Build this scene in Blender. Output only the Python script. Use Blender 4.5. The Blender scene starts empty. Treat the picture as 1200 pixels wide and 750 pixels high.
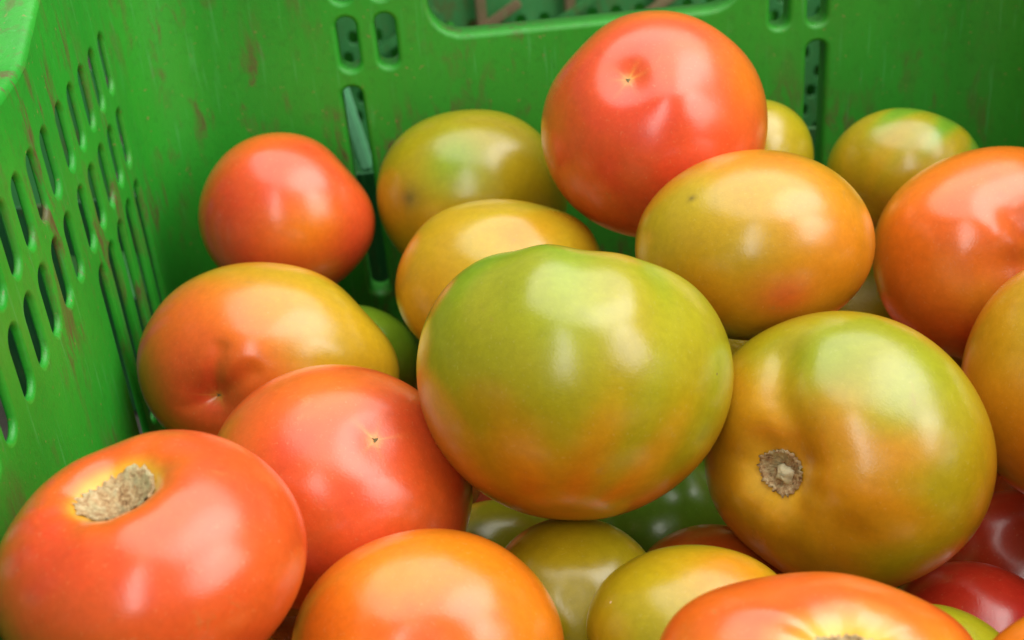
import bpy, bmesh, math, random
import numpy as np
from mathutils import Vector, Matrix

# ------------------------------------------------------------------ camera, world, lamps, exposure
SC = bpy.context.scene
COL = SC.collection
FPX = 1568.0                      # focal length in photograph pixels (1200 wide)
LIFT = 0.42                       # camera height above the ground
CAM = np.array((-0.0563173, -0.5700129, LIFT))
_n = lambda v: np.array(v, float) / np.linalg.norm(v)
_Y = _n((-130, 925, -FPX)); _Z = _n((-236, 2625, FPX)); _Z = _n(_Z - _Y * (_Y @ _Z)); _X = np.cross(_Y, _Z)
ROT = np.array([_X, _Y, _Z])      # camera axes -> crate axes
cam_data = bpy.data.cameras.new('camera')
cam = bpy.data.objects.new('camera', cam_data); COL.objects.link(cam)
cam_data.sensor_width = 36.0; cam_data.lens = 36.0 * FPX / 1200.0
cam_data.clip_start = 0.01; cam_data.clip_end = 100
cam_data.dof.use_dof = True; cam_data.dof.focus_distance = 0.43; cam_data.dof.aperture_fstop = 13.0
M4 = Matrix([list(ROT[0]) + [CAM[0]], list(ROT[1]) + [CAM[1]], list(ROT[2]) + [CAM[2]], [0, 0, 0, 1]])
cam.matrix_world = M4
SC.camera = cam

world = bpy.data.worlds.new('World'); SC.world = world; world.use_nodes = True
bg = world.node_tree.nodes['Background']
bg.inputs['Color'].default_value = (1.0, 0.97, 0.92, 1); bg.inputs['Strength'].default_value = 0.21

def area(name, loc, target, sx, sy, power, col):
    d = bpy.data.lights.new(name, 'AREA'); d.shape = 'ELLIPSE'; d.size = sx; d.size_y = sy
    d.energy = power; d.color = col
    o = bpy.data.objects.new(name, d); COL.objects.link(o); o.location = loc
    o.rotation_euler = (Vector(target) - Vector(loc)).to_track_quat('-Z', 'Y').to_euler()
    return o
# the open sky above the stall, and a narrow gap of daylight behind the photographer
area('overhead_daylight', (0.30, 0.10, 1.36), (0.30, 0.10, 0.0), 2.0, 1.75, 26, (1.0, 0.97, 0.91))
area('overhead_daylight', (0.75, -0.35, 1.30), (0.30, -0.2, 0.1), 1.25, 1.0, 10, (1.0, 0.97, 0.91))
area('right_daylight', (1.15, -1.0, 0.98), (0.0, -0.2, 0.2), 1.05, 1.1, 15, (1.0, 0.97, 0.91))
area('gap_daylight', (-0.27, -1.30, 1.08), (0.0, -0.2, 0.2), 0.30, 1.3, 6, (1.0, 0.97, 0.91))
vs = SC.view_settings
vs.view_transform = 'Standard'; vs.look = 'None'; vs.gamma = 1.0; vs.exposure = 0.0; vs.use_curve_mapping = False
SC.render.engine = 'CYCLES'

# ------------------------------------------------------------------ helpers
def ray(px, py):
    return ROT @ np.array([px - 600.0, -(py - 375.0), -FPX]) / FPX
def project(P):
    q = (P - CAM) @ ROT
    return 600 - FPX * q[:, 0] / q[:, 2], 375 + FPX * q[:, 1] / q[:, 2]
def tag(o, label=None, cat=None, group=None, kind=None):
    if label: o['label'] = label
    if cat: o['category'] = cat
    if group: o['group'] = group
    if kind: o['kind'] = kind
    return o
def link(name, me, mat=None, parent=None):
    o = bpy.data.objects.new(name, me); COL.objects.link(o)
    if mat and not me.materials: me.materials.append(mat)
    o.parent = parent
    return o
def empty(name, loc):
    o = bpy.data.objects.new(name, None); COL.objects.link(o); o.location = loc; o.empty_display_size = .02
    return o
def fix_normals(me):
    bm = bmesh.new(); bm.from_mesh(me); bmesh.ops.recalc_face_normals(bm, faces=bm.faces); bm.to_mesh(me); bm.free()
class NT:
    def __init__(s, name):
        s.m = bpy.data.materials.new(name); s.m.use_nodes = True; s.t = s.m.node_tree
        s.b = s.t.nodes['Principled BSDF']; s.out = s.t.nodes['Material Output']
    def n(s, typ, **kw):
        nd = s.t.nodes.new(typ)
        for k, v in kw.items():
            if k in nd.inputs: nd.inputs[k].default_value = v
            else: setattr(nd, k, v)
        return nd
    def l(s, a, b): s.t.links.new(a, b)
    def noise(s, scale, detail=4, rough=.55, vec=None, dist=0.0):
        nd = s.n('ShaderNodeTexNoise'); nd.inputs['Scale'].default_value = scale
        nd.inputs['Detail'].default_value = detail; nd.inputs['Roughness'].default_value = rough
        nd.inputs['Distortion'].default_value = dist
        if vec is not None: s.l(vec, nd.inputs['Vector'])
        return nd
    def ramp(s, fac, stops):
        r = s.n('ShaderNodeValToRGB'); e = r.color_ramp.elements
        while len(e) < len(stops): e.new(.5)
        for q, (p, c) in zip(e, stops): q.position = p; q.color = c if len(c) == 4 else (*c, 1)
        s.l(fac, r.inputs[0]); return r
    def mix(s, fac, a, b, mode='MIX'):
        x = s.n('ShaderNodeMix'); x.data_type = 'RGBA'; x.blend_type = mode
        for sock, v in ((x.inputs[0], fac), (x.inputs[6], a), (x.inputs[7], b)):
            if hasattr(v, 'is_output'): s.l(v, sock)
            else: sock.default_value = v if isinstance(v, (int, float)) else (*v[:3], 1)
        return x.outputs[2]
    def bump(s, h, strength, dist, prev=None):
        b = s.n('ShaderNodeBump'); b.inputs['Strength'].default_value = strength; b.inputs['Distance'].default_value = dist
        s.l(h, b.inputs['Height'])
        if prev is not None: s.l(prev, b.inputs['Normal'])
        return b.outputs[0]

# ------------------------------------------------------------------ materials
def mat_plastic(name, base, base2, dirt=.5, rough=.42, dirtcol=(.105, .085, .028)):
    t = NT(name)
    co = t.n('ShaderNodeTexCoord').outputs['Object']
    mp = t.n('ShaderNodeMapping'); mp.inputs['Scale'].default_value = (1, 1, .28); t.l(co, mp.inputs[0])
    big = t.noise(16, 5, .6, mp.outputs[0])
    c = t.mix(t.ramp(big.outputs[0], [(.35, (0, 0, 0)), (.7, (1, 1, 1))]).outputs[0], base, base2)
    # vertical grime streaks, blotches and a few brown scrapes
    st = t.noise(120, 6, .68, mp.outputs[0], .5)
    reg = t.noise(13, 3, .6, co)
    mul = t.n('ShaderNodeMath', operation='MULTIPLY')
    t.l(t.ramp(st.outputs[0], [(.50, (0, 0, 0)), (.62, (1, 1, 1))]).outputs[0], mul.inputs[0])
    t.l(t.ramp(reg.outputs[0], [(.44, (.08,) * 3), (.58, (1, 1, 1))]).outputs[0], mul.inputs[1])
    m2 = t.n('ShaderNodeMath', operation='MULTIPLY'); m2.inputs[1].default_value = dirt; t.l(mul.outputs[0], m2.inputs[0])
    c = t.mix(m2.outputs[0], c, dirtcol)
    # overall thin olive film of field dust
    film = t.noise(4.5, 2, .5, co)
    m3 = t.n('ShaderNodeMath', operation='MULTIPLY'); m3.inputs[1].default_value = .16 * dirt
    t.l(t.ramp(film.outputs[0], [(.4, (0, 0, 0)), (.65, (1, 1, 1))]).outputs[0], m3.inputs[0])
    c = t.mix(m3.outputs[0], c, (.13, .16, .03))
    # hair-thin scratches and crumbs
    cr = t.noise(420, 2, .5, co)
    m4 = t.n('ShaderNodeMath', operation='MULTIPLY'); m4.inputs[1].default_value = .55 * dirt
    t.l(t.ramp(cr.outputs[0], [(.69, (0, 0, 0)), (.76, (1, 1, 1))]).outputs[0], m4.inputs[0])
    c = t.mix(m4.outputs[0], c, (.30, .17, .07))
    fm = t.noise(260, 4, .7, co)
    c = t.mix(t.ramp(fm.outputs[0], [(.34, (.22, .22, .22)), (.48, (0, 0, 0))]).outputs[0], c, (.022, .13, .012))
    ms = t.n('ShaderNodeMapping'); ms.inputs['Scale'].default_value = (1, 1, .06); ms.inputs['Rotation'].default_value = (.12, .1, 0); t.l(co, ms.inputs[0])
    sc2 = t.noise(520, 2, .5, ms.outputs[0])
    c = t.mix(t.ramp(sc2.outputs[0], [(.62, (0, 0, 0)), (.74, (.30, .30, .30))]).outputs[0], c, (.10, .42, .12))
    t.l(c, t.b.inputs['Base Color'])
    rr = t.n('ShaderNodeMapRange'); rr.inputs['To Min'].default_value = rough - .06; rr.inputs['To Max'].default_value = rough + .2
    t.l(reg.outputs[0], rr.inputs['Value']); t.l(rr.outputs[0], t.b.inputs['Roughness'])
    nb = t.bump(t.noise(6, 2, .5, co).outputs[0], .35, .01)
    nb = t.bump(t.noise(700, 3, .6, co).outputs[0], .22, .0006, nb)
    nb = t.bump(st.outputs[0], .10, .001, nb)
    t.l(nb, t.b.inputs['Normal'])
    return t.m
M_GREEN = mat_plastic('green_crate_plastic', (.012, .275, .015), (.019, .345, .019), .95)
M_MINT = mat_plastic('pale_and_lit_green_plastic', (.20, .62, .32), (.26, .68, .40), .25)  # pale tone puts light into the left crate and the bar behind the slot
M_GREY_GREEN = mat_plastic('weathered_green_plastic', (.03, .19, .05), (.05, .26, .08), .8)
M_TEAL = mat_plastic('dark_teal_plastic', (.012, .10, .12), (.03, .16, .19), .5)
M_DARK = mat_plastic('dark_green_plastic', (.008, .085, .025), (.012, .12, .035), .6)
M_BROWN = mat_plastic('muddy_brown_plastic', (.16, .10, .06), (.24, .17, .10), .6)

def mat_skin():
    t = NT('tomato_skin')
    tc = t.n('ShaderNodeTexCoord').outputs['Object']
    at = t.n('ShaderNodeAttribute'); at.attribute_name = 'skin_tint'
    info = t.n('ShaderNodeObjectInfo')
    add = t.n('ShaderNodeVectorMath', operation='ADD')
    sc = t.n('ShaderNodeVectorMath', operation='SCALE'); sc.inputs['Scale'].default_value = 40.0
    cmb = t.n('ShaderNodeCombineXYZ'); t.l(info.outputs['Random'], cmb.inputs[0]); t.l(info.outputs['Random'], cmb.inputs[2])
    t.l(cmb.outputs[0], sc.inputs[0]); t.l(tc, add.inputs[0]); t.l(sc.outputs[0], add.inputs[1])
    co = add.outputs[0]
    mot = t.noise(55, 5, .6, co, .3)
    hs = t.n('ShaderNodeHueSaturation')
    mr = t.n('ShaderNodeMapRange'); mr.inputs['To Min'].default_value = .86; mr.inputs['To Max'].default_value = 1.14
    t.l(mot.outputs[0], mr.inputs['Value']); t.l(mr.outputs[0], hs.inputs['Value']); t.l(at.outputs['Color'], hs.inputs['Color'])
    hv = t.n('ShaderNodeMapRange'); hv.inputs['To Min'].default_value = .488; hv.inputs['To Max'].default_value = .512
    t.l(t.noise(26, 3, .5, co).outputs[0], hv.inputs['Value']); t.l(hv.outputs[0], hs.inputs['Hue'])
    fine = t.noise(340, 4, .7, co)
    fv = t.n('ShaderNodeMapRange'); fv.inputs['To Min'].default_value = .80; fv.inputs['To Max'].default_value = 1.20
    t.l(fine.outputs[0], fv.inputs['Value'])
    h2 = t.n('ShaderNodeHueSaturation'); t.l(fv.outputs[0], h2.inputs['Value']); t.l(hs.outputs[0], h2.inputs['Color'])
    c = h2.outputs[0]
    # fine freckling of the skin and rare pale specks
    fr = t.noise(900, 2, .5, co)
    c = t.mix(t.ramp(fr.outputs[0], [(.62, (0, 0, 0)), (.85, (.14, .14, .14))]).outputs[0], c, (.75, .62, .30))
    vo = t.n('ShaderNodeTexVoronoi'); vo.inputs['Scale'].default_value = 120; t.l(co, vo.inputs['Vector'])
    sel = t.n('ShaderNodeSeparateColor'); t.l(vo.outputs['Color'], sel.inputs[0])
    g1 = t.n('ShaderNodeMath', operation='LESS_THAN'); g1.inputs[1].default_value = .05; t.l(vo.outputs['Distance'], g1.inputs[0])
    g2 = t.n('ShaderNodeMath', operation='GREATER_THAN'); g2.inputs[1].default_value = .972; t.l(sel.outputs[0], g2.inputs[0])
    g3 = t.n('ShaderNodeMath', operation='MULTIPLY'); t.l(g1.outputs[0], g3.inputs[0]); t.l(g2.outputs[0], g3.inputs[1])
    g4 = t.n('ShaderNodeMath', operation='MULTIPLY'); g4.inputs[1].default_value = .55; t.l(g3.outputs[0], g4.inputs[0])
    c = t.mix(g4.outputs[0], c, (.8, .66, .48))
    g5 = t.n('ShaderNodeMath', operation='LESS_THAN'); g5.inputs[1].default_value = .012; t.l(sel.outputs[1], g5.inputs[0])
    g6 = t.n('ShaderNodeMath', operation='MULTIPLY'); t.l(g5.outputs[0], g6.inputs[0]); t.l(g1.outputs[0], g6.inputs[1])
    c = t.mix(g6.outputs[0], c, (.16, .10, .04))
    sf = t.noise(70, 5, .75, co, .8)
    c = t.mix(t.ramp(sf.outputs[0], [(.64, (0, 0, 0)), (.74, (.35, .35, .35))]).outputs[0], c, (.34, .20, .05))
    t.l(c, t.b.inputs['Base Color'])
    b = t.b.inputs
    b['Roughness'].default_value = .30
    b['Specular IOR Level'].default_value = .15
    b['Coat Weight'].default_value = 1.0; b['Coat IOR'].default_value = 1.52
    cr = t.n('ShaderNodeMapRange'); cr.inputs['To Min'].default_value = .15; cr.inputs['To Max'].default_value = .33
    t.l(t.noise(38, 4, .6, co).outputs[0], cr.inputs['Value']); t.l(cr.outputs[0], b['Coat Roughness'])
    nb = t.bump(t.noise(30, 2, .5, co).outputs[0], .22, .004)
    nb = t.bump(t.noise(1400, 2, .5, co).outputs[0], .10, .0004, nb)
    t.l(nb, b['Normal'])
    t.l(nb, b['Coat Normal'])
    return t.m
M_SKIN = mat_skin()

def mat_cork():
    t = NT('corky_scar')
    co = t.n('ShaderNodeTexCoord').outputs['Object']
    a = t.noise(520, 6, .7, co, .6)
    r = t.ramp(a.outputs[0], [(.26, (.07, .035, .012)), (.40, (.34, .19, .08)), (.54, (.52, .36, .18)), (.70, (.66, .55, .34))])
    g = t.noise(210, 3, .5, co)
    c = t.mix(t.ramp(g.outputs[0], [(.5, (0, 0, 0)), (.66, (.6, .6, .6))]).outputs[0], r.outputs[0], (.50, .48, .27))
    t.l(c, t.b.inputs['Base Color']); t.b.inputs['Roughness'].default_value = .9
    t.l(t.bump(a.outputs[0], .9, .0012), t.b.inputs['Normal'])
    return t.m
M_CORK = mat_cork()
def mat_plain(name, col, rough):
    t = NT(name); co = t.n('ShaderNodeTexCoord').outputs['Object']
    n = t.noise(600, 4, .6, co)
    t.l(t.mix(n.outputs[0], tuple(x * .6 for x in col), tuple(min(1, x * 1.4) for x in col)), t.b.inputs['Base Color'])
    t.b.inputs['Roughness'].default_value = rough
    return t.m
M_CORE = mat_plain('pale_stem_core', (.58, .52, .33), .8)
M_BLOSSOM = mat_plain('dry_blossom_scar', (.20, .16, .07), .9)
def mat_ground():
    t = NT('dark_soil'); co = t.n('ShaderNodeTexCoord').outputs['Object']
    n = t.noise(14, 8, .65, co)
    c = t.ramp(n.outputs[0], [(.3, (.045, .04, .035)), (.7, (.11, .10, .085))])
    t.l(c.outputs[0], t.b.inputs['Base Color']); t.b.inputs['Roughness'].default_value = .9
    t.l(t.bump(t.noise(120, 6, .7, co).outputs[0], .4, .002), t.b.inputs['Normal'])
    return t.m
M_GROUND = mat_ground()

# ------------------------------------------------------------------ the ground
gm = bpy.data.meshes.new('ground')
gm.from_pydata([(-5, -5, 0), (5, -5, 0), (5, 5, 0), (-5, 5, 0)], [], [(0, 1, 2, 3)])
tag(link('ground', gm, M_GROUND), kind='structure')

# ------------------------------------------------------------------ crates
XL, XR, YB, YF = -0.195, 0.201, 0.0, -0.565     # inner faces
RC = 0.030                                       # inner corner radius
Z0 = LIFT                                        # shift: crate z values below were taken from camera height
ZFLOOR = Z0 - 0.400
def rrect(cx, cy, w, h, r, e=0.0, n=6):
    w += 2 * e; h += 2 * e; r = min(r + e, w / 2 - 1e-5, h / 2 - 1e-5)
    pts = []
    for (sx, sy, a0) in ((1, 1, 0), (-1, 1, 90), (-1, -1, 180), (1, -1, 270)):
        for k in range(n + 1):
            a = math.radians(a0 + 90 * k / n)
            pts.append((cx + sx * (w / 2 - r) + r * math.cos(a), cy + sy * (h / 2 - r) + r * math.sin(a)))
    return pts
def panel(name, outline, holes, thick, fmap, mat, parent, cham=.0012, flip=False, collar=0.0):
    """A moulded wall: flat sheet with rounded openings, soft edges and real thickness. fmap(u, v, w) -> xyz."""
    bm = bmesh.new(); smooth = []
    def ring(pts, w): return [bm.verts.new(fmap(u, v, w)) for u, v in pts]
    def loop_edges(vs_): return [bm.edges.new((vs_[i], vs_[(i + 1) % len(vs_)])) for i in range(len(vs_))]
    def bridge(a, b, sm):
        for i in range(len(a)):
            j = (i + 1) % len(a)
            fc = bm.faces.new((a[i], a[j], b[j], b[i])); fc.smooth = sm
    fo = ring(outline, 0); bo = ring(outline, thick)
    ef = loop_edges(fo); eb = loop_edges(bo)
    rings = []
    for hdef in holes:
        rs = []
        for k in range(4):
            a = math.radians(30 * k)
            rs.append(ring(rrect(*hdef, e=cham * (1 - math.sin(a))), cham * (1 - math.cos(a))))
        rs.append(ring(rrect(*hdef), thick))
        ef += loop_edges(rs[0]); eb += loop_edges(rs[-1]); rings.append(rs)
    bmesh.ops.triangle_fill(bm, use_beauty=True, use_dissolve=False, edges=ef)
    bmesh.ops.triangle_fill(bm, use_beauty=True, use_dissolve=False, edges=eb)
    for rs in rings:
        for a, b in zip(rs[:-1], rs[1:]): bridge(a, b, True)
    bridge(fo, bo, False)
    bmesh.ops.recalc_face_normals(bm, faces=bm.faces)
    me = bpy.data.meshes.new(name); bm.to_mesh(me); bm.free()
    return link(name, me, mat, parent)
def ztop(y):
    """height of the side rim: it rises in a ramp to the stacking corners"""
    d = min(-y, y - YF)              # distance from the nearer end wall
    lo, hi = Z0 - .137, Z0 - .118
    return hi if d < .092 else (lo if d > .148 else hi + (lo - hi) * (d - .092) / .056)

crate = empty('plastic_crate', (0, -.28, 0))
tag(crate, 'green slotted plastic crate holding the heap of tomatoes', 'crate', 'plastic crates')
base_off = Vector((0, -.28, 0))
def loc_map(fn):
    return lambda u, v, w: Vector(fn(u, v, w)) - base_off
LIPZ = .003
# end wall with the hand hole (u = x, v = z), 12 mm deep ribs round the openings
def end_holes():
    hs = [(.003, Z0 - .1745, .138, .035, .015)]
    for sx in (-1, 1):
        for xo in (.0872, .1042):
            x = .0016 + sx * xo
            hs.append((x, Z0 - .1912, .0088, .0240, .0042))
            hs.append((x, Z0 - .1607, .0088, .0235, .0042))
        hs.append((.0010 + sx * .1050, Z0 - .2640, .0090, .1060, .0042))
        hs.append((.0010 + sx * .1050, Z0 - .3560, .0090, .0500, .0042))
    return hs
eo = [(XL + RC, ZFLOOR), (XR - RC, ZFLOOR), (XR - RC, Z0 - .118 - LIPZ), (XL + RC, Z0 - .118 - LIPZ)]
end_b = panel('end_wall', eo, end_holes(), .012, loc_map(lambda u, v, w: (u, YB + w, v)), M_GREEN, crate, .0022)
end_f = panel('end_wall', eo, end_holes(), .012, loc_map(lambda u, v, w: (u, YF - w, v)), M_GREEN, crate, .0022)
# long side walls (u = y, v = z)
cols_ = []
yy = -.0480
for g in range(5):
    for k in range(5): cols_.append((g, yy - .0188 * k))
    yy -= .0188 * 4 + .0225
def side_holes():
    hs = []
    for g, y in cols_:
        if y < YF + .045: continue
        hs.append((y, Z0 - .1730, .0100, .0238, .0049))
        hs.append((y, Z0 - .2050, .0100, .0242, .0049))
        if g in (0, 4): hs.append((y, Z0 - .2660, .0100, .0812, .0049))
    return hs
ys = [YF + RC + (YB - YF - 2 * RC) * i / 60 for i in range(61)]
ysb = sorted(set([round(q, 5) for q in (YF + RC, YF + .092, YF + .148, -.148, -.092, -RC)]))
so = [(YF + RC, ZFLOOR), (-RC, ZFLOOR)] + [(y, ztop(y) - LIPZ) for y in reversed(ysb)]
side_l = panel('side_wall', so, side_holes(), .0024, loc_map(lambda u, v, w: (XL - w, u, v)), M_GREEN, crate, .0018)
side_r = panel('side_wall', so, side_holes(), .0024, loc_map(lambda u, v, w: (XR + w, u, v)), M_GREEN, crate, .0013)
# rounded corner posts
for (cx, cy, a0) in ((XR - RC, -RC, 0), (XL + RC, -RC, 90), (XL + RC, YF + RC, 180), (XR - RC, YF + RC, 270)):
    v = []; fc = []; n = 40; zt = Z0 - .118 - LIPZ; sm = []
    def strip(p0, p1, smooth):
        b0 = len(v)
        for k in range(n + 1):
            a = math.radians(a0 + 90 * k / n); ca, sa = math.cos(a), math.sin(a)
            for r, z in (p0, p1): v.append((cx + ca * r - base_off.x, cy + sa * r - base_off.y, z))
        for k in range(n):
            q = b0 + 2 * k; fc.append((q, q + 1, q + 3, q + 2)); sm.append(smooth)
    ro = RC + .003
    strip((RC, ZFLOOR), (RC, zt), True); strip((RC, zt), (ro, zt), False); strip((ro, zt), (ro, ZFLOOR), True); strip((ro, ZFLOOR), (RC, ZFLOOR), False)
    me = bpy.data.meshes.new('corner_post'); me.from_pydata(v, [], fc)
    me.polygons.foreach_set('use_smooth', sm)
    link('corner_post', me, M_GREEN, crate)
# rim: a rounded lip that turns outwards, following the stepped height
def rim_mesh():
    path = []
    def arc(cx, cy, a0):
        for k in range(13):
            a = math.radians(a0 + 90 * k / 12); path.append((cx + RC * math.cos(a), cy + RC * math.sin(a), math.cos(a), math.sin(a)))
    arc(XR - RC, -RC, 0); arc(XL + RC, -RC, 90)
    sidey = [-.05 - .008 * k for k in range(59)]
    for y in sidey: path.append((XL, y, -1, 0))
    arc(XL + RC, YF + RC, 180); arc(XR - RC, YF + RC, 270)
    for y in reversed(sidey): path.append((XR, y, 1, 0))
    prof = [(0, -.003), (.0004, -.0014), (.0014, -.0004), (.003, 0), (.024, 0), (.0256, -.0006), (.026, -.002), (.026, -.016), (.024, -.016), (.024, -.004), (.0032, -.0042)]
    v = []; fc = []; P = len(prof); N = len(path)
    for (x, y, nx, ny) in path:
        z = ztop(y)
        for (o, dz) in prof: v.append((x + nx * o - base_off.x, y + ny * o - base_off.y, z + dz))
    for i in range(N):
        for j in range(P):
            a, b = i * P + j, i * P + (j + 1) % P
            c, d = ((i + 1) % N) * P + (j + 1) % P, ((i + 1) % N) * P + j
            fc.append((a, d, c, b))
    me = bpy.data.meshes.new('rim'); me.from_pydata(v, [], fc)
    for p in me.polygons: p.use_smooth = True
    me.update()
    bm = bmesh.new(); bm.from_mesh(me); bmesh.ops.recalc_face_normals(bm, faces=bm.faces)
    for e in bm.edges:
        if len(e.link_faces) == 2 and e.calc_face_angle(0) > math.radians(50): e.smooth = False
    bm.to_mesh(me); bm.free()
    return me
link('rim', rim_mesh(), M_GREEN, crate)
fl_holes = [(-.15 + .05 * i, -.06 - .05 * j, .010, .034, .005) for i in range(7) for j in range(10)]
panel('floor_panel', [(XL - .002, YF - .002), (XR + .002, YF - .002), (XR + .002, .002), (XL - .002, .002)], fl_holes, .004,
      loc_map(lambda u, v, w: (u, v, ZFLOOR - .0003 - w)), M_GREEN, crate, .001)
for sx in (XL + .02, XR - .02):
    bm = bmesh.new(); bmesh.ops.create_cube(bm, size=1, matrix=Matrix.Translation((sx, 0, (ZFLOOR - .0045) / 2)) @ Matrix.Diagonal((.03, .50, ZFLOOR - .0045, 1)))
    bmesh.ops.bevel(bm, geom=list(bm.edges), offset=.003, segments=2, affect='EDGES')
    me = bpy.data.meshes.new('foot_rail'); bm.to_mesh(me); bm.free(); link('foot_rail', me, M_GREEN, crate)

# an empty crate of the same make on the left, coloured pale to brighten the slots
c2 = crate.copy(); COL.objects.link(c2); c2.location = (-.545, -.31, 0)
tag(c2, 'empty green crate coloured pale as if lit, showing through the side slots', 'crate', 'plastic crates')
for ch in list(crate.children):
    k = ch.copy(); COL.objects.link(k); k.parent = c2
    k.material_slots[0].link = 'OBJECT'; k.material_slots[0].material = M_MINT

c3 = crate.copy(); COL.objects.link(c3); c3.location = (.05, .590, 0)  # crate added behind the tray so that its holes stay dark
tag(c3, 'empty green crate added behind the perforated tray to shade its holes', 'crate', 'plastic crates')
for ch in list(crate.children):
    k = ch.copy(); COL.objects.link(k); k.parent = c3

# shallow weathered tray behind the hand hole, its far wall perforated, diagonal ribs
tray = empty('perforated_tray', (-.03, .23, 0))
tag(tray, 'shallow weathered green tray with round holes beyond the hand hole', 'tray')
toff = Vector((-.03, .23, 0))
tmap = lambda fn: (lambda u, v, w: Vector(fn(u, v, w)) - toff)
holes = []
for r_ in range(8):
    for k in range(34):
        holes.append((-.295 + .0155 * k + .0050 * r_ % .0155, Z0 - .372 + .0135 * r_, .0066, .0088, .0032))
panel('far_wall', [(-.32, .004), (.245, .004), (.245, Z0 - .245), (-.32, Z0 - .245)], holes, .003,
      tmap(lambda u, v, w: (u, .27 + w, v)), M_GREY_GREEN, tray, .0006)
panel('near_wall', [(-.32, .004), (.245, .004), (.245, Z0 - .285), (-.32, Z0 - .285)],
      [(-.27 + .03 * k, Z0 - .33, .009, .03, .004) for k in range(17)], .003, tmap(lambda u, v, w: (u, .075 - w, v)), M_DARK, tray, .0006)
for x in (-.32, .245):
    panel('side_wall', [(.0752, .004), (.2698, .004), (.2698, Z0 - .262), (.0752, Z0 - .285)], [], .003,
          tmap(lambda u, v, w, x=x: (x + (w if x < 0 else -w), u, v)), M_GREY_GREEN, tray)
panel('floor_panel', [(-.3168, .0752), (.2418, .0752), (.2418, .2698), (-.3168, .2698)], [], .003,
      tmap(lambda u, v, w: (u, v, .003 + w)), M_GREY_GREEN, tray)
def bar(name, a, b, w, h, mat, parent, off):
    a = Vector(a); b = Vector(b); d = (b - a); L = d.length
    m = Matrix.Translation((a + b) / 2 - off) @ d.to_track_quat('X', 'Z').to_matrix().to_4x4() @ Matrix.Diagonal((L, w, h, 1))
    bm = bmesh.new(); bmesh.ops.create_cube(bm, size=1, matrix=m)
    bmesh.ops.bevel(bm, geom=list(bm.edges), offset=min(w, h) * .22, segments=2, affect='EDGES')
    me = bpy.data.meshes.new(name); bm.to_mesh(me); bm.free()
    return link(name, me, mat, parent)
for k, x in enumerate((-.115, -.062, -.012, .045, .10)):
    bar('diagonal_rib', (x - .012, .262, Z0 - .300), (x + .050, .262, Z0 - .262), .005, .006, M_BROWN if k % 2 else M_GREY_GREEN, tray, toff)
for x in (-.135, -.083, -.037, .020, .078, .13):
    bar('upright_rib', (x, .2645, .02), (x, .2645, Z0 - .247), .005, .007, M_BROWN, tray, toff)
bar('lit_rib_standin', (-.1250, .140, Z0 - .240), (-.1130, .140, Z0 - .312), .008, .008, M_MINT, tray, toff)  # added bar, its pale colour standing for a lit rib of the wall

# dark teal drum seen through the slots on the right
def lathe(name, prof, mat, parent, n=40):
    v = []; fc = []
    for i in range(n):
        a = 2 * math.pi * i / n
        for r, z in prof: v.append((r * math.cos(a), r * math.sin(a), z))
    P = len(prof)
    for i in range(n):
        for j in range(P - 1):
            a = i * P + j; b = ((i + 1) % n) * P + j
            fc.append((a, b, b + 1, a + 1))
    me = bpy.data.meshes.new(name); me.from_pydata(v, [], fc)
    for p in me.polygons: p.use_smooth = True
    return link(name, me, mat, parent)
tub = empty('teal_bucket', (.335, .16, 0))
tag(tub, 'dark teal plastic bucket standing behind the right-hand slots of the crate', 'bucket')
lathe('bucket_wall', [(.0, .002), (.068, .002), (.072, .006), (.082, .24), (.0845, .243), (.0845, .250), (.080, .250), (.0785, .24), (.069, .010), (0, .009)], M_TEAL, tub)
bar('handle', (.335 - .086, .16, .20), (.335 - .086, .075, .12), .004, .004, M_MINT, tub, Vector((.335, .16, 0)))

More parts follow.
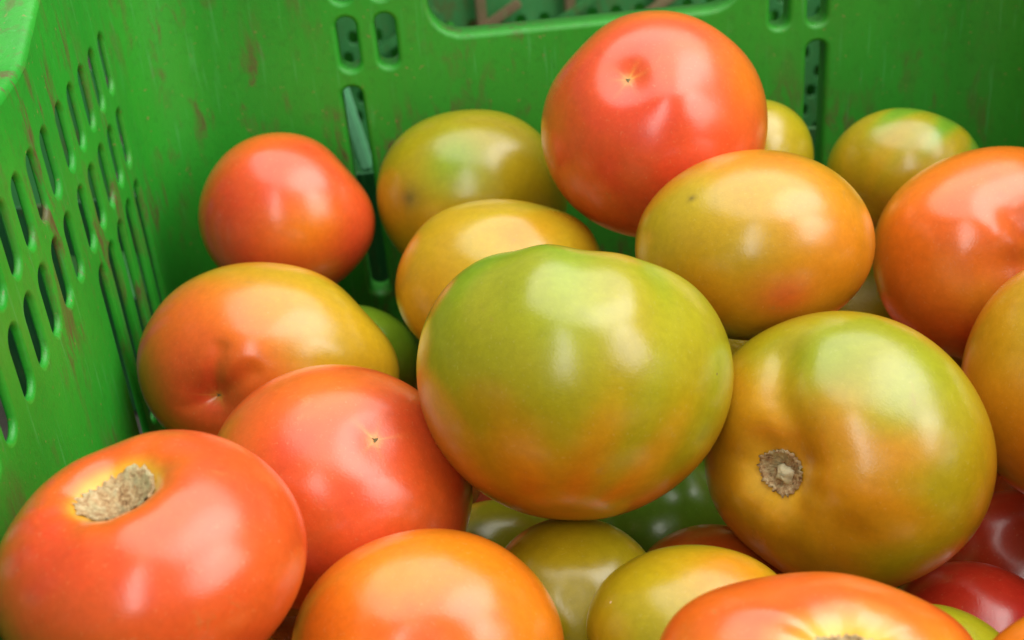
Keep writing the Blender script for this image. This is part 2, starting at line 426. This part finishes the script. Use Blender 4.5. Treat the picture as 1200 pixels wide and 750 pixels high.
# ------------------------------------------------------------------ tomatoes
RED = (.66, .074, .018); DRED = (.40, .026, .009); ORED = (.69, .112, .012); ORG = (.68, .170, .008)
YOR = (.53, .235, .008); YEL = (.46, .305, .010); OLV = (.345, .270, .006); YGR = (.30, .300, .009)
GRN = (.20, .305, .012); DGR = (.09, .235, .010); PGR = (.33, .42, .09); HALO = (.74, .42, .03)
BRN = (.13, .09, .02)
NU, NV = 112, 88
def vnoise(P, seed, freq):
    rng = np.random.default_rng(seed); out = np.zeros(len(P))
    for k in range(7):
        d = rng.normal(size=3); d /= np.linalg.norm(d)
        out += np.sin(P @ d * freq * rng.uniform(.6, 1.5) + rng.uniform(0, 6.28))
    return out / 7 * 1.6
def sstep(a, b, x):
    t = np.clip((x - a) / (b - a), 0, 1); return t * t * (3 - 2 * t)
class Shape:
    def __init__(s, seed, q=.84, lobes=5, lobe=.03, dimple=.16, dw=.30, bdim=.03, lump=.02, crease=0.0, sq=.0):
        s.__dict__.update(locals()); rng = np.random.default_rng(seed)
        s.ph = rng.uniform(0, 6.28); s.amp = rng.uniform(.5, 1.3, lobes); s.rng = rng
    def at(s, t, p):
        """unit tomato, stem along +z: polar angle t, azimuth p"""
        rho = np.sin(t) ** (1 - s.sq * .25); z = np.cos(t)
        z = np.sign(z) * np.abs(z) ** (1.0 + s.sq) * s.q
        up = sstep(-.5, .9, np.cos(t))
        wav = np.zeros_like(t)
        lob = np.cos(s.lobes * p + s.ph + .5 * np.sin(p + s.ph)) * .6 + .4 * np.cos((s.lobes - 2) * p + 2 * s.ph)
        furrow = -np.abs(np.cos((s.lobes * p + s.ph) / 2 + .3 * np.sin(p))) ** 6
        rho = rho * (1 + s.lobe * lob * (.35 + .65 * up))
        edge = np.exp(-((np.sin(t) - .45) / .28) ** 2) * (np.cos(t) > 0)
        z = z + s.crease * furrow * edge * .5 + s.lobe * .8 * lob * edge
        z = z - s.dimple * np.exp(-(np.sin(t) / s.dw) ** 2) * (np.cos(t) > 0)
        z = z + s.bdim * np.exp(-(np.sin(t) / .22) ** 2) * (np.cos(t) < 0)
        P = np.stack([rho * np.cos(p), rho * np.sin(p), z], -1)
        n = vnoise(P.reshape(-1, 3), s.seed + 5, 2.1).reshape(t.shape)
        n2 = vnoise(P.reshape(-1, 3), s.seed + 9, 5.5).reshape(t.shape)
        return P * (1 + s.lump * n + .0045 * n2)[..., None]
def grid_faces(nu, nv, wrap=True):
    f = []
    for i in range(nv):
        for j in range(nu):
            a = i * nu + j; b = i * nu + (j + 1) % nu
            f.append((a, b, b + nu, a + nu))
    return f
def basis(axis, roll):
    z = _n(axis); h = np.array((0, 0, 1.)) if abs(z[2]) < .9 else np.array((1., 0, 0))
    x = _n(np.cross(h, z)); y = np.cross(z, x)
    c, s = math.cos(roll), math.sin(roll)
    return np.stack([c * x + s * y, -s * x + c * y, z], 1)      # local -> camera axes
def uvdir(u, v):
    return _n((u, v, math.sqrt(max(.02, 1 - u * u - v * v))))

def tomato(label, px, py, rx, ry, depth, axis=None, blossom=None, stops=((0, ORG), (1, RED)), blobs=(), bumps=(), stem=None,
           scar=False, core=False, halo=.24, grooves=(), seed=0, roll=0.0, group='tomatoes heaped in the crate', streak=0.0, shape=None, wob=.10, nu=NU, nv=NV):
    """px, py, rx, ry: outline seen in the photograph; depth: its distance; axis / blossom: which end looks where (right, up, to the lens)"""
    if blossom is not None: ax = -uvdir(*blossom) if len(blossom) == 2 else -_n(blossom)
    else: ax = _n(axis)
    S = Shape(seed, **(shape or {}))
    tt = np.linspace(0, math.pi, nv + 1); tt[0] = 1e-4; tt[-1] = math.pi - 1e-4
    pp = np.arange(nu) / nu * 2 * math.pi
    T, Pp = np.meshgrid(tt, pp, indexing='ij')
    L = S.at(T, Pp).reshape(-1, 3)
    B = basis(ax, roll)
    V = L @ B.T                              # camera axes, unit size
    nd = V / np.linalg.norm(V, axis=1)[:, None]
    def bump_fn(V):
        d = V / np.linalg.norm(V, axis=1)[:, None]; s = np.ones(len(V))
        for (bx, by, bz, a, w) in bumps:
            dd = _n((bx, by, bz)); ang = np.arccos(np.clip(d @ dd, -1, 1)); s += a * np.exp(-(ang / w) ** 2)
        for (pts, a, w) in grooves:
            ds = [uvdir(*p) for p in pts]; path = [_n(p0 * (1 - k / 8) + p1 * k / 8) for p0, p1 in zip(ds[:-1], ds[1:]) for k in range(9)]
            m = np.max(d @ np.array(path).T, 1); s -= a * np.exp(-(np.arccos(np.clip(m, -1, 1)) / w) ** 2)
        return V * s[:, None]
    V = bump_fn(V)
    scl = np.array((rx, ry, (rx + ry) / 2)) * depth / FPX
    off = np.zeros(3); c0 = CAM + ray(px, py) * depth
    lo, hi = V.min(0), V.max(0)
    pre_c = (lo + hi) / 2; pre_s = 2 / (hi - lo)
    pre_s[2] = (pre_s[0] + pre_s[1]) / 2
    def place(V, scl, off): return c0 + ((V - pre_c) * pre_s * scl + off) @ ROT.T
    for _ in range(4):
        W_ = place(V, scl, off); X, Y_ = project(W_)
        scl[0] *= 2 * rx / (X.max() - X.min()); scl[1] *= 2 * ry / (Y_.max() - Y_.min())
        off[0] += (px - (X.max() + X.min()) / 2) * depth / FPX; off[1] -= (py - (Y_.max() + Y_.min()) / 2) * depth / FPX
    scl[2] = (scl[0] + scl[1]) / 2
    W_ = place(V, scl, off)
    base = np.array((W_[:, 0].mean(), W_[:, 1].mean(), W_[:, 2].min()))
    me = bpy.data.meshes.new('tomato')
    fc = grid_faces(nu, nv)
    me.from_pydata((W_ - base).tolist(), [], fc)
    me.polygons.foreach_set('use_smooth', [True] * len(fc))
    bm = bmesh.new(); bm.from_mesh(me)
    # the colour of the skin: ripening runs from the shoulders to the blossom end
    tf = T.reshape(-1) / math.pi; ph = Pp.reshape(-1)
    nz = vnoise(nd, seed + 11, 3.0); nz2 = vnoise(nd, seed + 23, 7.0)
    xs = np.clip(tf + wob * nz + .03 * nz2 + streak * np.sin(ph * 9 + 2 * nz) * np.sin(tf * math.pi) * .5, 0, 1)
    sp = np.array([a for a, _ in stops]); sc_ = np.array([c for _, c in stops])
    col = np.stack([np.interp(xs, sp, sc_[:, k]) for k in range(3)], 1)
    if streak:
        sk = np.clip(vnoise(np.stack([np.cos(ph) * 3, np.sin(ph) * 3, tf * 1.2], 1), seed + 31, 3.2), 0, 1) * streak * 2.0 * np.sin(tf * math.pi)
        col = col * (1 - sk[:, None]) + np.array(GRN) * sk[:, None]
    for (bx, by, bc, rad, st) in blobs:
        dd = uvdir(bx, by); ang = np.arccos(np.clip(nd @ dd, -1, 1)) * (1 + .22 * nz2 + .15 * nz)
        k = (st * np.exp(-(ang / rad) ** 2))[:, None]
        col = col * (1 - k) + np.array(bc) * k
    if stem:
        k = (np.exp(-((tf * math.pi - stem * 1.02) / (stem * halo)) ** 2) * (.80 + .2 * nz2))[:, None].clip(0, 1)
        col = col * (1 - k) + np.array(HALO) * k
    if scar:
        tb = (1 - tf) * math.pi
        nr = 4 + seed % 3; rgs = np.random.default_rng(seed + 3); k = np.exp(-(tb / .05) ** 2) * .6
        for q in range(nr):
            a0 = (q + rgs.uniform(-.25, .25)) * 2 * math.pi / nr + seed; ln = rgs.uniform(.06, .17); w = rgs.uniform(.10, .22)
            k = k + np.exp(-((np.mod(ph - a0 + math.pi, 2 * math.pi) - math.pi) / w) ** 2) * np.exp(-(tb / ln) ** 2) * rgs.uniform(.1, .38)
        k = np.clip(k, 0, 1)[:, None]
        col = col * (1 - k) + np.array((.78, .42, .07)) * k
    bmesh.ops.remove_doubles(bm, verts=bm.verts, dist=1e-6)
    bmesh.ops.recalc_face_normals(bm, faces=bm.faces)
    bm.to_mesh(me); bm.free()
    # merged poles keep one vertex each: look the colours up again by position
    nvt = len(me.vertices)
    co = np.empty(nvt * 3); me.vertices.foreach_get('co', co); co = co.reshape(-1, 3)
    if nvt == len(W_): cc = col
    else:
        key = {}
        for i, p in enumerate(np.round((W_ - base) * 2e5).astype(np.int64)): key.setdefault(tuple(p), i)
        cc = np.empty((nvt, 3)); prev = 0
        for i, p in enumerate(np.round(co * 2e5).astype(np.int64)):
            prev = key.get(tuple(p), prev); cc[i] = col[prev]
    a = me.attributes.new('skin_tint', 'FLOAT_COLOR', 'POINT')
    a.data.foreach_set('color', np.concatenate([cc, np.ones((nvt, 1))], 1).astype(np.float32).ravel())
    o = link('tomato', me, M_SKIN); o.location = base
    tag(o, label, 'tomato', group)
    def sub(Lp): return place(bump_fn(Lp @ B.T), scl, off) - base
    if stem:                                  # corky scar left by the stalk, ragged at the edge
        rg = np.random.default_rng(seed + 77); n1, n2 = 84, 14
        rag = 1 + .03 * rg.normal(size=n1) + .07 * np.sin(np.arange(n1) * 2 * math.pi / n1 * 3 + seed)
        rag[::3] *= 1.07
        tts = np.linspace(.002, 1, n2 + 1)
        Tg = stem * tts[:, None] * np.minimum(rag, 1.3)[None] ** (tts[:, None] ** 3)
        Pg = np.broadcast_to(np.arange(n1) / n1 * 2 * math.pi, Tg.shape)
        Lp = S.at(Tg, Pg)
        Lp[..., 2] += .016 + .006 * rg.normal(size=Tg.shape) * (tts[:, None] > .05) + .010 * np.exp(-((tts[:, None] - .9) / .12) ** 2) - .014 * np.exp(-((tts[:, None] - 1) / .02) ** 2)
        Wp = sub(Lp.reshape(-1, 3))
        m2 = bpy.data.meshes.new('stem_scar'); m2.from_pydata(Wp.tolist(), [], grid_faces(n1, n2))
        m2.polygons.foreach_set('use_smooth', [True] * len(m2.polygons))
        s_ = link('stem_scar', m2, M_CORK, o)
        if not core: return o
        cs = .42
        Tg = np.linspace(.002, stem * cs, 7)[:, None] * (1 + .14 * np.sin(np.arange(28) * .9 + seed) + .08 * np.sin(np.arange(28) * 2.2))[None]
        Pg = np.broadcast_to(np.arange(28) / 28 * 2 * math.pi, Tg.shape)
        Lp = S.at(Tg, Pg); Lp[..., 2] += .050 * (1 - (np.linspace(0, 1, 7)[:, None]) ** 3) + .004 * rg.normal(size=Tg.shape) + .004
        Lp[..., 0] += stem * .15; Lp[..., 2] += .014
        m3 = bpy.data.meshes.new('stem_core'); m3.from_pydata(sub(Lp.reshape(-1, 3)).tolist(), [], grid_faces(28, 6))
        m3.polygons.foreach_set('use_smooth', [True] * len(m3.polygons))
        link('stem_core', m3, M_CORE, s_)
    if scar:                                  # dry point where the flower sat
        rg = np.random.default_rng(seed + 99)
        Tg = math.pi - np.linspace(.001, .019, 5)[:, None] * (1 + .35 * np.cos(np.arange(20) / 20 * 2 * math.pi * 3 + seed) + .25 * rg.normal(size=20))[None]
        Pg = np.broadcast_to(np.arange(20) / 20 * 2 * math.pi, Tg.shape)
        Lp = S.at(Tg, Pg); Lp[..., 2] -= .010 - .010 * np.linspace(0, 1, 5)[:, None] + .004 * rg.random(Tg.shape)
        m2 = bpy.data.meshes.new('blossom_scar'); m2.from_pydata(sub(Lp.reshape(-1, 3)).tolist(), [], grid_faces(20, 4))
        link('blossom_scar', m2, M_BLOSSOM, o)
    return o

BEEF = dict(q=.80, lobes=6, lobe=.035, dimple=.20, dw=.34, lump=.015, crease=.05)
# -- front and middle
tomato('large green-shouldered yellow tomato turning orange below, on top of the middle of the heap', 674, 448, 186, 162, .4259, axis=(.06, .92, -.32), seed=1, roll=.9,
       stops=((0, GRN), (.20, GRN), (.36, YGR), (.68, OLV), (.86, YOR), (1, ORG)), wob=.04, streak=.18,
       grooves=((((.06, .58), (.10, .80), (.13, .985)), .050, .21), (((-.5, .5), (-.45, .8)), .02, .2), (((.55, .3), (.55, .6)), .02, .2)),
       shape=dict(q=.82, lobes=5, lobe=.035, dimple=.30, dw=.50, lump=.012, crease=.04), bumps=((.13, .97, -.25, -.10, .22), (.55, .8, -.1, .025, .3), (-.45, .85, 0, .02, .3)), blobs=((-.2, .55, GRN, .45, .35), (.45, .35, YEL, .3, .25)))
tomato('big ribbed yellow-green tomato with a round corky stem scar facing sideways', 997, 530, 173, 166, .4334, axis=(-.74, -.14, .66), seed=2, roll=.35,
       stops=((0, HALO), (.10, YOR), (.24, YOR), (.36, OLV), (.6, OLV), (.85, YOR), (1, ORG)), stem=.155, core=True, halo=.60, wob=.07, streak=.10,
       shape=dict(q=.80, lobes=5, lobe=.028, dimple=.19, dw=.24, lump=.014, crease=.01),
       grooves=((((-.52, .02), (-.55, .28), (-.62, .5), (-.52, .74)), .070, .15), (((-.58, -.30), (-.58, -.50), (-.50, -.75)), .045, .13), (((-.52, -.16), (-.34, -.32), (-.12, -.52)), .03, .15)), bumps=((-.26, .25, .9, .05, .28), (-.8, .35, .45, .02, .25), (-.3, -.35, .85, .02, .25)), blobs=((-.28, .75, GRN, .45, .75), (.1, .55, GRN, .35, .5), (-.72, .1, ORG, .25, .5), (.8, -.3, ORG, .35, .55), (-.3, .28, ORG, .20, .22), (.25, .05, ORG, .2, .12), (0, .7, YGR, .4, .4)))
tomato('shiny red tomato with a wide corky stem scar, against the slotted side wall', 173, 663, 187, 160, .3583, axis=(-.24, .83, .50), seed=3, roll=.5,
       stops=((0, HALO), (.10, ORED), (.2, RED), (1, RED)), stem=.25, wob=.05,
       shape=dict(q=.80, lobes=5, lobe=.026, dimple=.38, dw=.30, lump=.018, crease=.03), blobs=((.8, -.2, ORED, .5, .5),))
tomato('red tomato with a small star-shaped blossom scar, lying between red and green tomatoes', 397, 575, 157, 148, .4434, blossom=(.36, .52), seed=4, roll=.3, scar=True,
       stops=((0, ORG), (.3, ORED), (.6, RED), (1, RED)), shape=dict(q=.92, lobes=4, lobe=.02, bdim=.045, lump=.022),
       blobs=((-.1, .85, ORG, .4, .7), (-.65, .2, ORED, .5, .6), (.75, .1, ORED, .3, .5)))
tomato('bright orange tomato with a shallow dent and a pink sheen, below the red one', 501, 765, 161, 146, .3843, blossom=(.1, .25), seed=5,
       stops=((0, YOR), (.4, ORG), (.75, ORG), (1, ORED)), shape=dict(q=.90, lobes=4, lobe=.02, lump=.02),
       bumps=((-.25, .75, .6, -.035, .25),), blobs=((-.25, .8, YEL, .3, .55), (.5, .0, ORG, .4, .7), (-.5, .4, ORED, .5, .4)))
tomato('flat ribbed orange-red tomato with a yellow ring round its stem', 965, 805, 200, 136, .3368, axis=(.08, .60, .80), seed=6, roll=1.1,
       stops=((0, HALO), (.10, (.72, .36, .06)), (.2, ORED), (.5, ORED), (1, ORG)), stem=.20, halo=.55, wob=.06, shape=dict(q=.78, lobes=6, lobe=.035, dimple=.19, dw=.30, lump=.014, crease=.06),
       blobs=((-.2, .72, YOR, .12, .7), (.75, .45, YOR, .35, .7), (-.85, .3, ORG, .4, .6)))
tomato('smooth yellow-green tomato half hidden behind the ribbed orange-red one', 815, 740, 128, 102, .3929, blossom=(-.1, .4), seed=7,
       stops=((0, YGR), (.5, OLV), (1, YEL)), shape=dict(q=.92, lobes=4, lobe=.02, lump=.02), blobs=((.3, .85, ORG, .4, .6), (-.5, .2, YGR, .4, .5)))
tomato('dull olive tomato in the shade below the large green-shouldered one', 672, 712, 106, 107, .4369, blossom=(.0, .35), seed=8,
       stops=((0, YGR), (.5, OLV), (1, OLV)), shape=dict(q=.94, lobes=4, lobe=.02, lump=.02), blobs=((-.5, .6, YEL, .5, .4),))
tomato('light green tomato deep in the gap beside the red one with a star scar', 590, 690, 105, 105, .4929, axis=(.2, .5, -.8), seed=9,
       stops=((0, YGR), (1, YGR)), shape=dict(q=.94, lobes=4, lobe=.02, lump=.02))
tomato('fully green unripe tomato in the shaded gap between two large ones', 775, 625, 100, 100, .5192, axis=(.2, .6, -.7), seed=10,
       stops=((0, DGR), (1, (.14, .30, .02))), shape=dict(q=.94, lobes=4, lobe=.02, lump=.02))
tomato('orange-red tomato of which only a sliver shows under the ribbed one', 835, 716, 102, 102, .4631, axis=(.3, -.5, -.7), seed=12,
       stops=((0, ORG), (1, ORED)), shape=dict(q=.94, lobes=4, lobe=.02, lump=.02))
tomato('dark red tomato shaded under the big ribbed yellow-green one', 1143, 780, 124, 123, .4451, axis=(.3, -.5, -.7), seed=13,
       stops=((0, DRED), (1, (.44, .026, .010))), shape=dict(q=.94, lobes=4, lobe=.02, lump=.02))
tomato('red tomato coloured dark for the shade in the gap beneath the orange one', 1195, 678, 104, 104, .4985, axis=(.3, -.5, -.7), seed=14,
       stops=((0, DRED), (1, DRED)), shape=dict(q=.94, lobes=4, lobe=.02, lump=.02))  # shade of the gap is put into this dark red
tomato('yellow-green tomato peeping out behind the flat ribbed orange-red one', 1096, 829, 122, 122, .3869, axis=(.3, -.5, -.7), seed=15,
       stops=((0, YGR), (1, YGR)), shape=dict(q=.94, lobes=4, lobe=.02, lump=.02))
tomato('plain orange tomato next to the flat ribbed orange-red one', 1279, 865, 157, 157, .3303, axis=(.3, -.5, -.7), seed=16,
       stops=((0, ORG), (1, ORG)), shape=dict(q=.94, lobes=4, lobe=.02, lump=.02))
# -- right
tomato('smooth pale orange tomato leaning on the big ribbed yellow-green one', 1262, 450, 138, 148, .4443, axis=(.5, .4, -.75), seed=17,
       stops=((0, YGR), (.4, YOR), (.7, YOR), (1, YOR)), shape=dict(q=.94, lobes=4, lobe=.02, lump=.02), blobs=((-.6, .5, YEL, .5, .8), (-.5, -.4, ORG, .5, .6), (-.3, -.75, RED, .35, .6)))
tomato('creased red-orange tomato with furrows running to its hidden stem', 1165, 299, 143, 128, .5085, axis=(.30, -.10, .94), seed=18, roll=2.1, grooves=((((.2, -.05), (-.05, .22), (-.22, .52)), .020, .16), (((.1, -.05), (-.2, .0), (-.45, .15)), .010, .15)),
       stops=((0, BRN), (.06, ORED), (.12, RED), (.32, ORED), (.55, ORG), (1, ORG)), stem=.13, wob=.05,
       shape=dict(q=.82, lobes=5, lobe=.045, dimple=.16, dw=.38, lump=.014, crease=.03), blobs=((-.35, -.45, YOR, .35, .55), (-.5, .0, ORG, .4, .4), (0, .9, ORG, .4, .6)))
tomato('golden orange-yellow tomato with a red flush, leaning on the topmost red one', 885, 287, 141, 112, .4723, blossom=(-.62, .45), seed=19, roll=.2,
       stops=((0, ORG), (.4, YOR), (.7, YOR), (1, YEL)), shape=dict(q=.94, lobes=4, lobe=.02, lump=.018, bdim=.0),
       blobs=((.12, -.55, RED, .30, .80), (.65, -.2, ORG, .45, .6), (-.25, -.1, OLV, .4, .55), (0, .9, ORG, .35, .6), (-.6, -.6, ORG, .35, .6), (-.62, .45, BRN, .035, .8)))
tomato('round red tomato with a star-shaped blossom scar, topmost under the hand hole', 767, 146, 133, 134, .5211, blossom=(-.34, .30), seed=20, roll=.7, scar=True,
       stops=((0, ORG), (.35, ORED), (.6, RED), (1, RED)), wob=.05, shape=dict(q=.95, lobes=4, lobe=.026, bdim=.06, lump=.02),
       bumps=((-.72, .69, .05, -.045, .35), (.6, .8, .05, -.03, .3), (-.30, .30, .9, -.03, .25), (.1, .1, 1, .025, .25)), blobs=((.75, .3, ORG, .4, .7), (0, .97, ORG, .3, .6), (-.9, -.1, ORG, .25, .4)))
tomato('yellow tomato streaked with green, against the crate end behind the creased red-orange one', 1063, 203, 95, 77, .5656, axis=(.62, .55, -.45), seed=21,
       stops=((0, DGR), (.30, (.15, .30, .015)), (.42, YGR), (.55, OLV), (1, YEL)), streak=.35, wob=.05, shape=dict(q=.90, lobes=5, lobe=.02, lump=.015))
tomato('olive yellow tomato mostly hidden behind the topmost red one', 885, 186, 69, 70, .5675, axis=(-.2, .5, -.8), seed=22,
       stops=((0, YGR), (.5, OLV), (1, YEL)), shape=dict(q=.94, lobes=4, lobe=.02, lump=.02))
# -- left and back
tomato('yellow-green tomato with a brown bruise, against the crate end', 553, 230, 112, 102, .5864, axis=(.1, .75, -.6), seed=23,
       stops=((0, YGR), (.3, OLV), (.7, OLV), (1, YOR)), wob=.07, shape=dict(q=.92, lobes=4, lobe=.025, lump=.022),
       blobs=((-.6, -.1, YOR, .4, .4), (-.15, .3, GRN, .32, .9), (-.62, -.1, BRN, .14, .6), (-.62, -.1, BRN, .05, .7), (.55, .1, YEL, .35, .5), (-.35, -.55, YOR, .3, .5)))
tomato('plain golden yellow tomato wedged behind the large green-shouldered one', 588, 335, 125, 102, .5266, blossom=(.1, .55), seed=24,
       stops=((0, OLV), (.45, YOR), (.8, YEL), (1, YOR)), shape=dict(q=.93, lobes=4, lobe=.02, lump=.02), bumps=((.72, .68, .1, .06, .32), (-.6, .75, .1, .03, .3)), blobs=((-.7, -.1, YOR, .4, .6),))
tomato('small lopsided red tomato in the corner of the crate', 336, 253, 104, 98, .5781, blossom=(.15, -.3), seed=25,
       stops=((0, ORG), (.4, ORED), (.7, RED), (1, RED)), wob=.06, shape=dict(q=.96, lobes=4, lobe=.02, lump=.02, bdim=0),
       bumps=((.78, .60, .0, -.10, .42), (.85, -.25, .2, .07, .45), (-.3, .6, .6, .03, .5)), blobs=((.45, -.2, ORG, .42, .85), (-.6, -.2, DRED, .5, .3), (0, .95, ORG, .3, .5)))
tomato('two-toned tomato, orange-red at the blossom scar and yellow at the shoulder', 314, 428, 154, 121, .5147, blossom=(-.32, -.32), seed=26, roll=.5, scar=True,
       stops=((0, YEL), (.45, YEL), (.62, YOR), (.78, ORG), (.9, RED), (1, RED)), wob=.05,
       shape=dict(q=.90, lobes=5, lobe=.03, bdim=.09, lump=.018),
       grooves=((((-.32, -.32), (-.27, -.05), (-.2, .2)), .040, .08), (((-.32, -.32), (-.12, -.15), (.03, -.02)), .03, .09), (((-.32, -.32), (-.55, -.4)), .015, .08)), bumps=((.80, .60, .0, -.045, .40), (-.85, .50, .1, -.02, .3), (-.2, .95, .2, .02, .3), (-.05, .2, 1, .04, .28)),
       blobs=((.6, .2, YEL, .55, .8), (.1, .8, YEL, .4, .6), (-.45, .45, ORED, .42, .8), (-.8, .1, ORED, .75, .97), (-.45, -.15, RED, .62, .92), (.1, -.25, ORED, .22, .6)))
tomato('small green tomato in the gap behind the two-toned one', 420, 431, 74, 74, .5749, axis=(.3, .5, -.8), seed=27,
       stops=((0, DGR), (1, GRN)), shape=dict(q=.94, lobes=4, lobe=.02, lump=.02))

# -- the layers underneath, mostly out of sight
HIDDEN = [(-0.0983, -0.4965, -0.3676, 0.0324), (0.1462, -0.4751, -0.3682, 0.0318), (0.0523, -0.4424, -0.368, 0.032), (-0.0749, -0.0911, -0.3665, 0.0335), (0.0878, -0.322, -0.3639, 0.0361), (0.1589, -0.3249, -0.3644, 0.0356), (-0.1403, -0.2184, -0.365, 0.035), (0.0595, -0.1463, -0.3692, 0.0308), (-0.0325, -0.3155, -0.3634, 0.0366), (0.0808, -0.0611, -0.3684, 0.0316), (-0.1362, -0.3098, -0.3631, 0.0369), (-0.113, -0.413, -0.3664, 0.0336), (-0.1411, -0.0323, -0.3682, 0.0318), (0.1593, -0.2571, -0.3697, 0.0303), (0.125, -0.1118, -0.3644, 0.0356), (-0.025, -0.4693, -0.3688, 0.0312), (-0.0205, -0.4032, -0.3649, 0.0351), (0.0069, -0.0603, -0.3648, 0.0352), (-0.0786, -0.2612, -0.3687, 0.0313), (0.1162, -0.3937, -0.3641, 0.0359), (-0.1418, -0.143, -0.3661, 0.0339), (0.0564, -0.213, -0.3697, 0.0303), (-0.158, -0.4677, -0.3696, 0.0304), (0.1652, -0.0572, -0.3665, 0.0335), (0.0285, -0.2792, -0.3696, 0.0304), (0.0842, -0.4988, -0.3689, 0.0311), (0.0388, -0.3635, -0.37, 0.03), (0.1702, -0.1568, -0.3699, 0.0301), (-0.1631, -0.3757, -0.3699, 0.0301), (-0.0509, -0.0321, -0.37, 0.03), (-0.0835, -0.3578, -0.3691, 0.0309), (-0.0445, -0.1469, -0.37, 0.03), (-0.1317, -0.4787, -0.3061, 0.0361), (0.0817, -0.1297, -0.3125, 0.0327), (-0.0502, -0.3659, -0.3085, 0.0359), (0.0765, -0.4194, -0.3132, 0.0319), (-0.0971, -0.4238, -0.3045, 0.0303), (0.1282, -0.4655, -0.3063, 0.0348), (-0.0588, -0.4858, -0.3128, 0.0366), (0.0413, -0.4878, -0.3257, 0.0316), (-0.0473, -0.4374, -0.2642, 0.0348), (0.1576, -0.3718, -0.309, 0.0368), (0.0277, -0.4467, -0.2741, 0.0328), (-0.1606, -0.4168, -0.2856, 0.0327), (-0.1134, -0.3656, -0.2774, 0.032), (0.1576, -0.2619, -0.3108, 0.0307), (0.1482, -0.4207, -0.261, 0.0337), (-0.013, -0.0657, -0.3012, 0.0307), (-0.0924, -0.1354, -0.3217, 0.0308), (0.1559, -0.0883, -0.3074, 0.0305), (-0.1599, -0.2623, -0.3142, 0.0326), (0.1677, -0.1679, -0.3106, 0.0311), (0.018, -0.3854, -0.3093, 0.034), (-0.0125, -0.4945, -0.2607, 0.0301), (-0.1595, -0.3291, -0.3021, 0.0332), (0.0831, -0.485, -0.2604, 0.0326), (0.124, -0.3104, -0.3035, 0.0306), (-0.1575, -0.1789, -0.3117, 0.0303)]
def filler_mesh(seed, stops):
    nu, nv = 40, 30
    S = Shape(seed, q=.92, lobes=5, lobe=.025, lump=.02, dimple=.12)
    tt = np.linspace(1e-4, math.pi - 1e-4, nv + 1); pp = np.arange(nu) / nu * 2 * math.pi
    T, Pp = np.meshgrid(tt, pp, indexing='ij'); L = S.at(T, Pp).reshape(-1, 3)
    L /= np.abs(L).max(0).mean()
    me = bpy.data.meshes.new('tomato'); fc = grid_faces(nu, nv); me.from_pydata(L.tolist(), [], fc)
    me.polygons.foreach_set('use_smooth', [True] * len(fc))
    sp = np.array([a for a, _ in stops]); sc_ = np.array([c for _, c in stops]); tf = T.reshape(-1) / math.pi
    col = np.stack([np.interp(tf, sp, sc_[:, k]) for k in range(3)] + [np.ones_like(tf)], 1)
    a = me.attributes.new('skin_tint', 'FLOAT_COLOR', 'POINT'); a.data.foreach_set('color', col.astype(np.float32).ravel())
    me.materials.append(M_SKIN)
    return me
DARK_GAPS = [(0.165, -0.280, -0.245, 0.034), (0.1186, -0.0415, -0.3248, 0.0303), (0.0492, -0.0746, -0.3139, 0.0304)]  # first one is an unseen tomato added to shade a gap
FM = [filler_mesh(201, ((0, ORG), (.4, RED), (1, RED))), filler_mesh(202, ((0, GRN), (.4, OLV), (1, YOR))), filler_mesh(203, ((0, YOR), (.5, ORG), (1, ORED)))]
rg = random.Random(5)
for i, (x, y, z, r) in enumerate(HIDDEN + DARK_GAPS):
    o = link('tomato', FM[i % 3 if i < len(HIDDEN) else 1]); s = r * .985
    o.location = (x, y, z + Z0); o.scale = (s, s, s)
    o.rotation_euler = (rg.uniform(-.5, .5), rg.uniform(-.5, .5), rg.uniform(0, 6.28))
    tag(o, 'tomato buried in the layers under the heap', 'tomato', 'buried tomatoes')
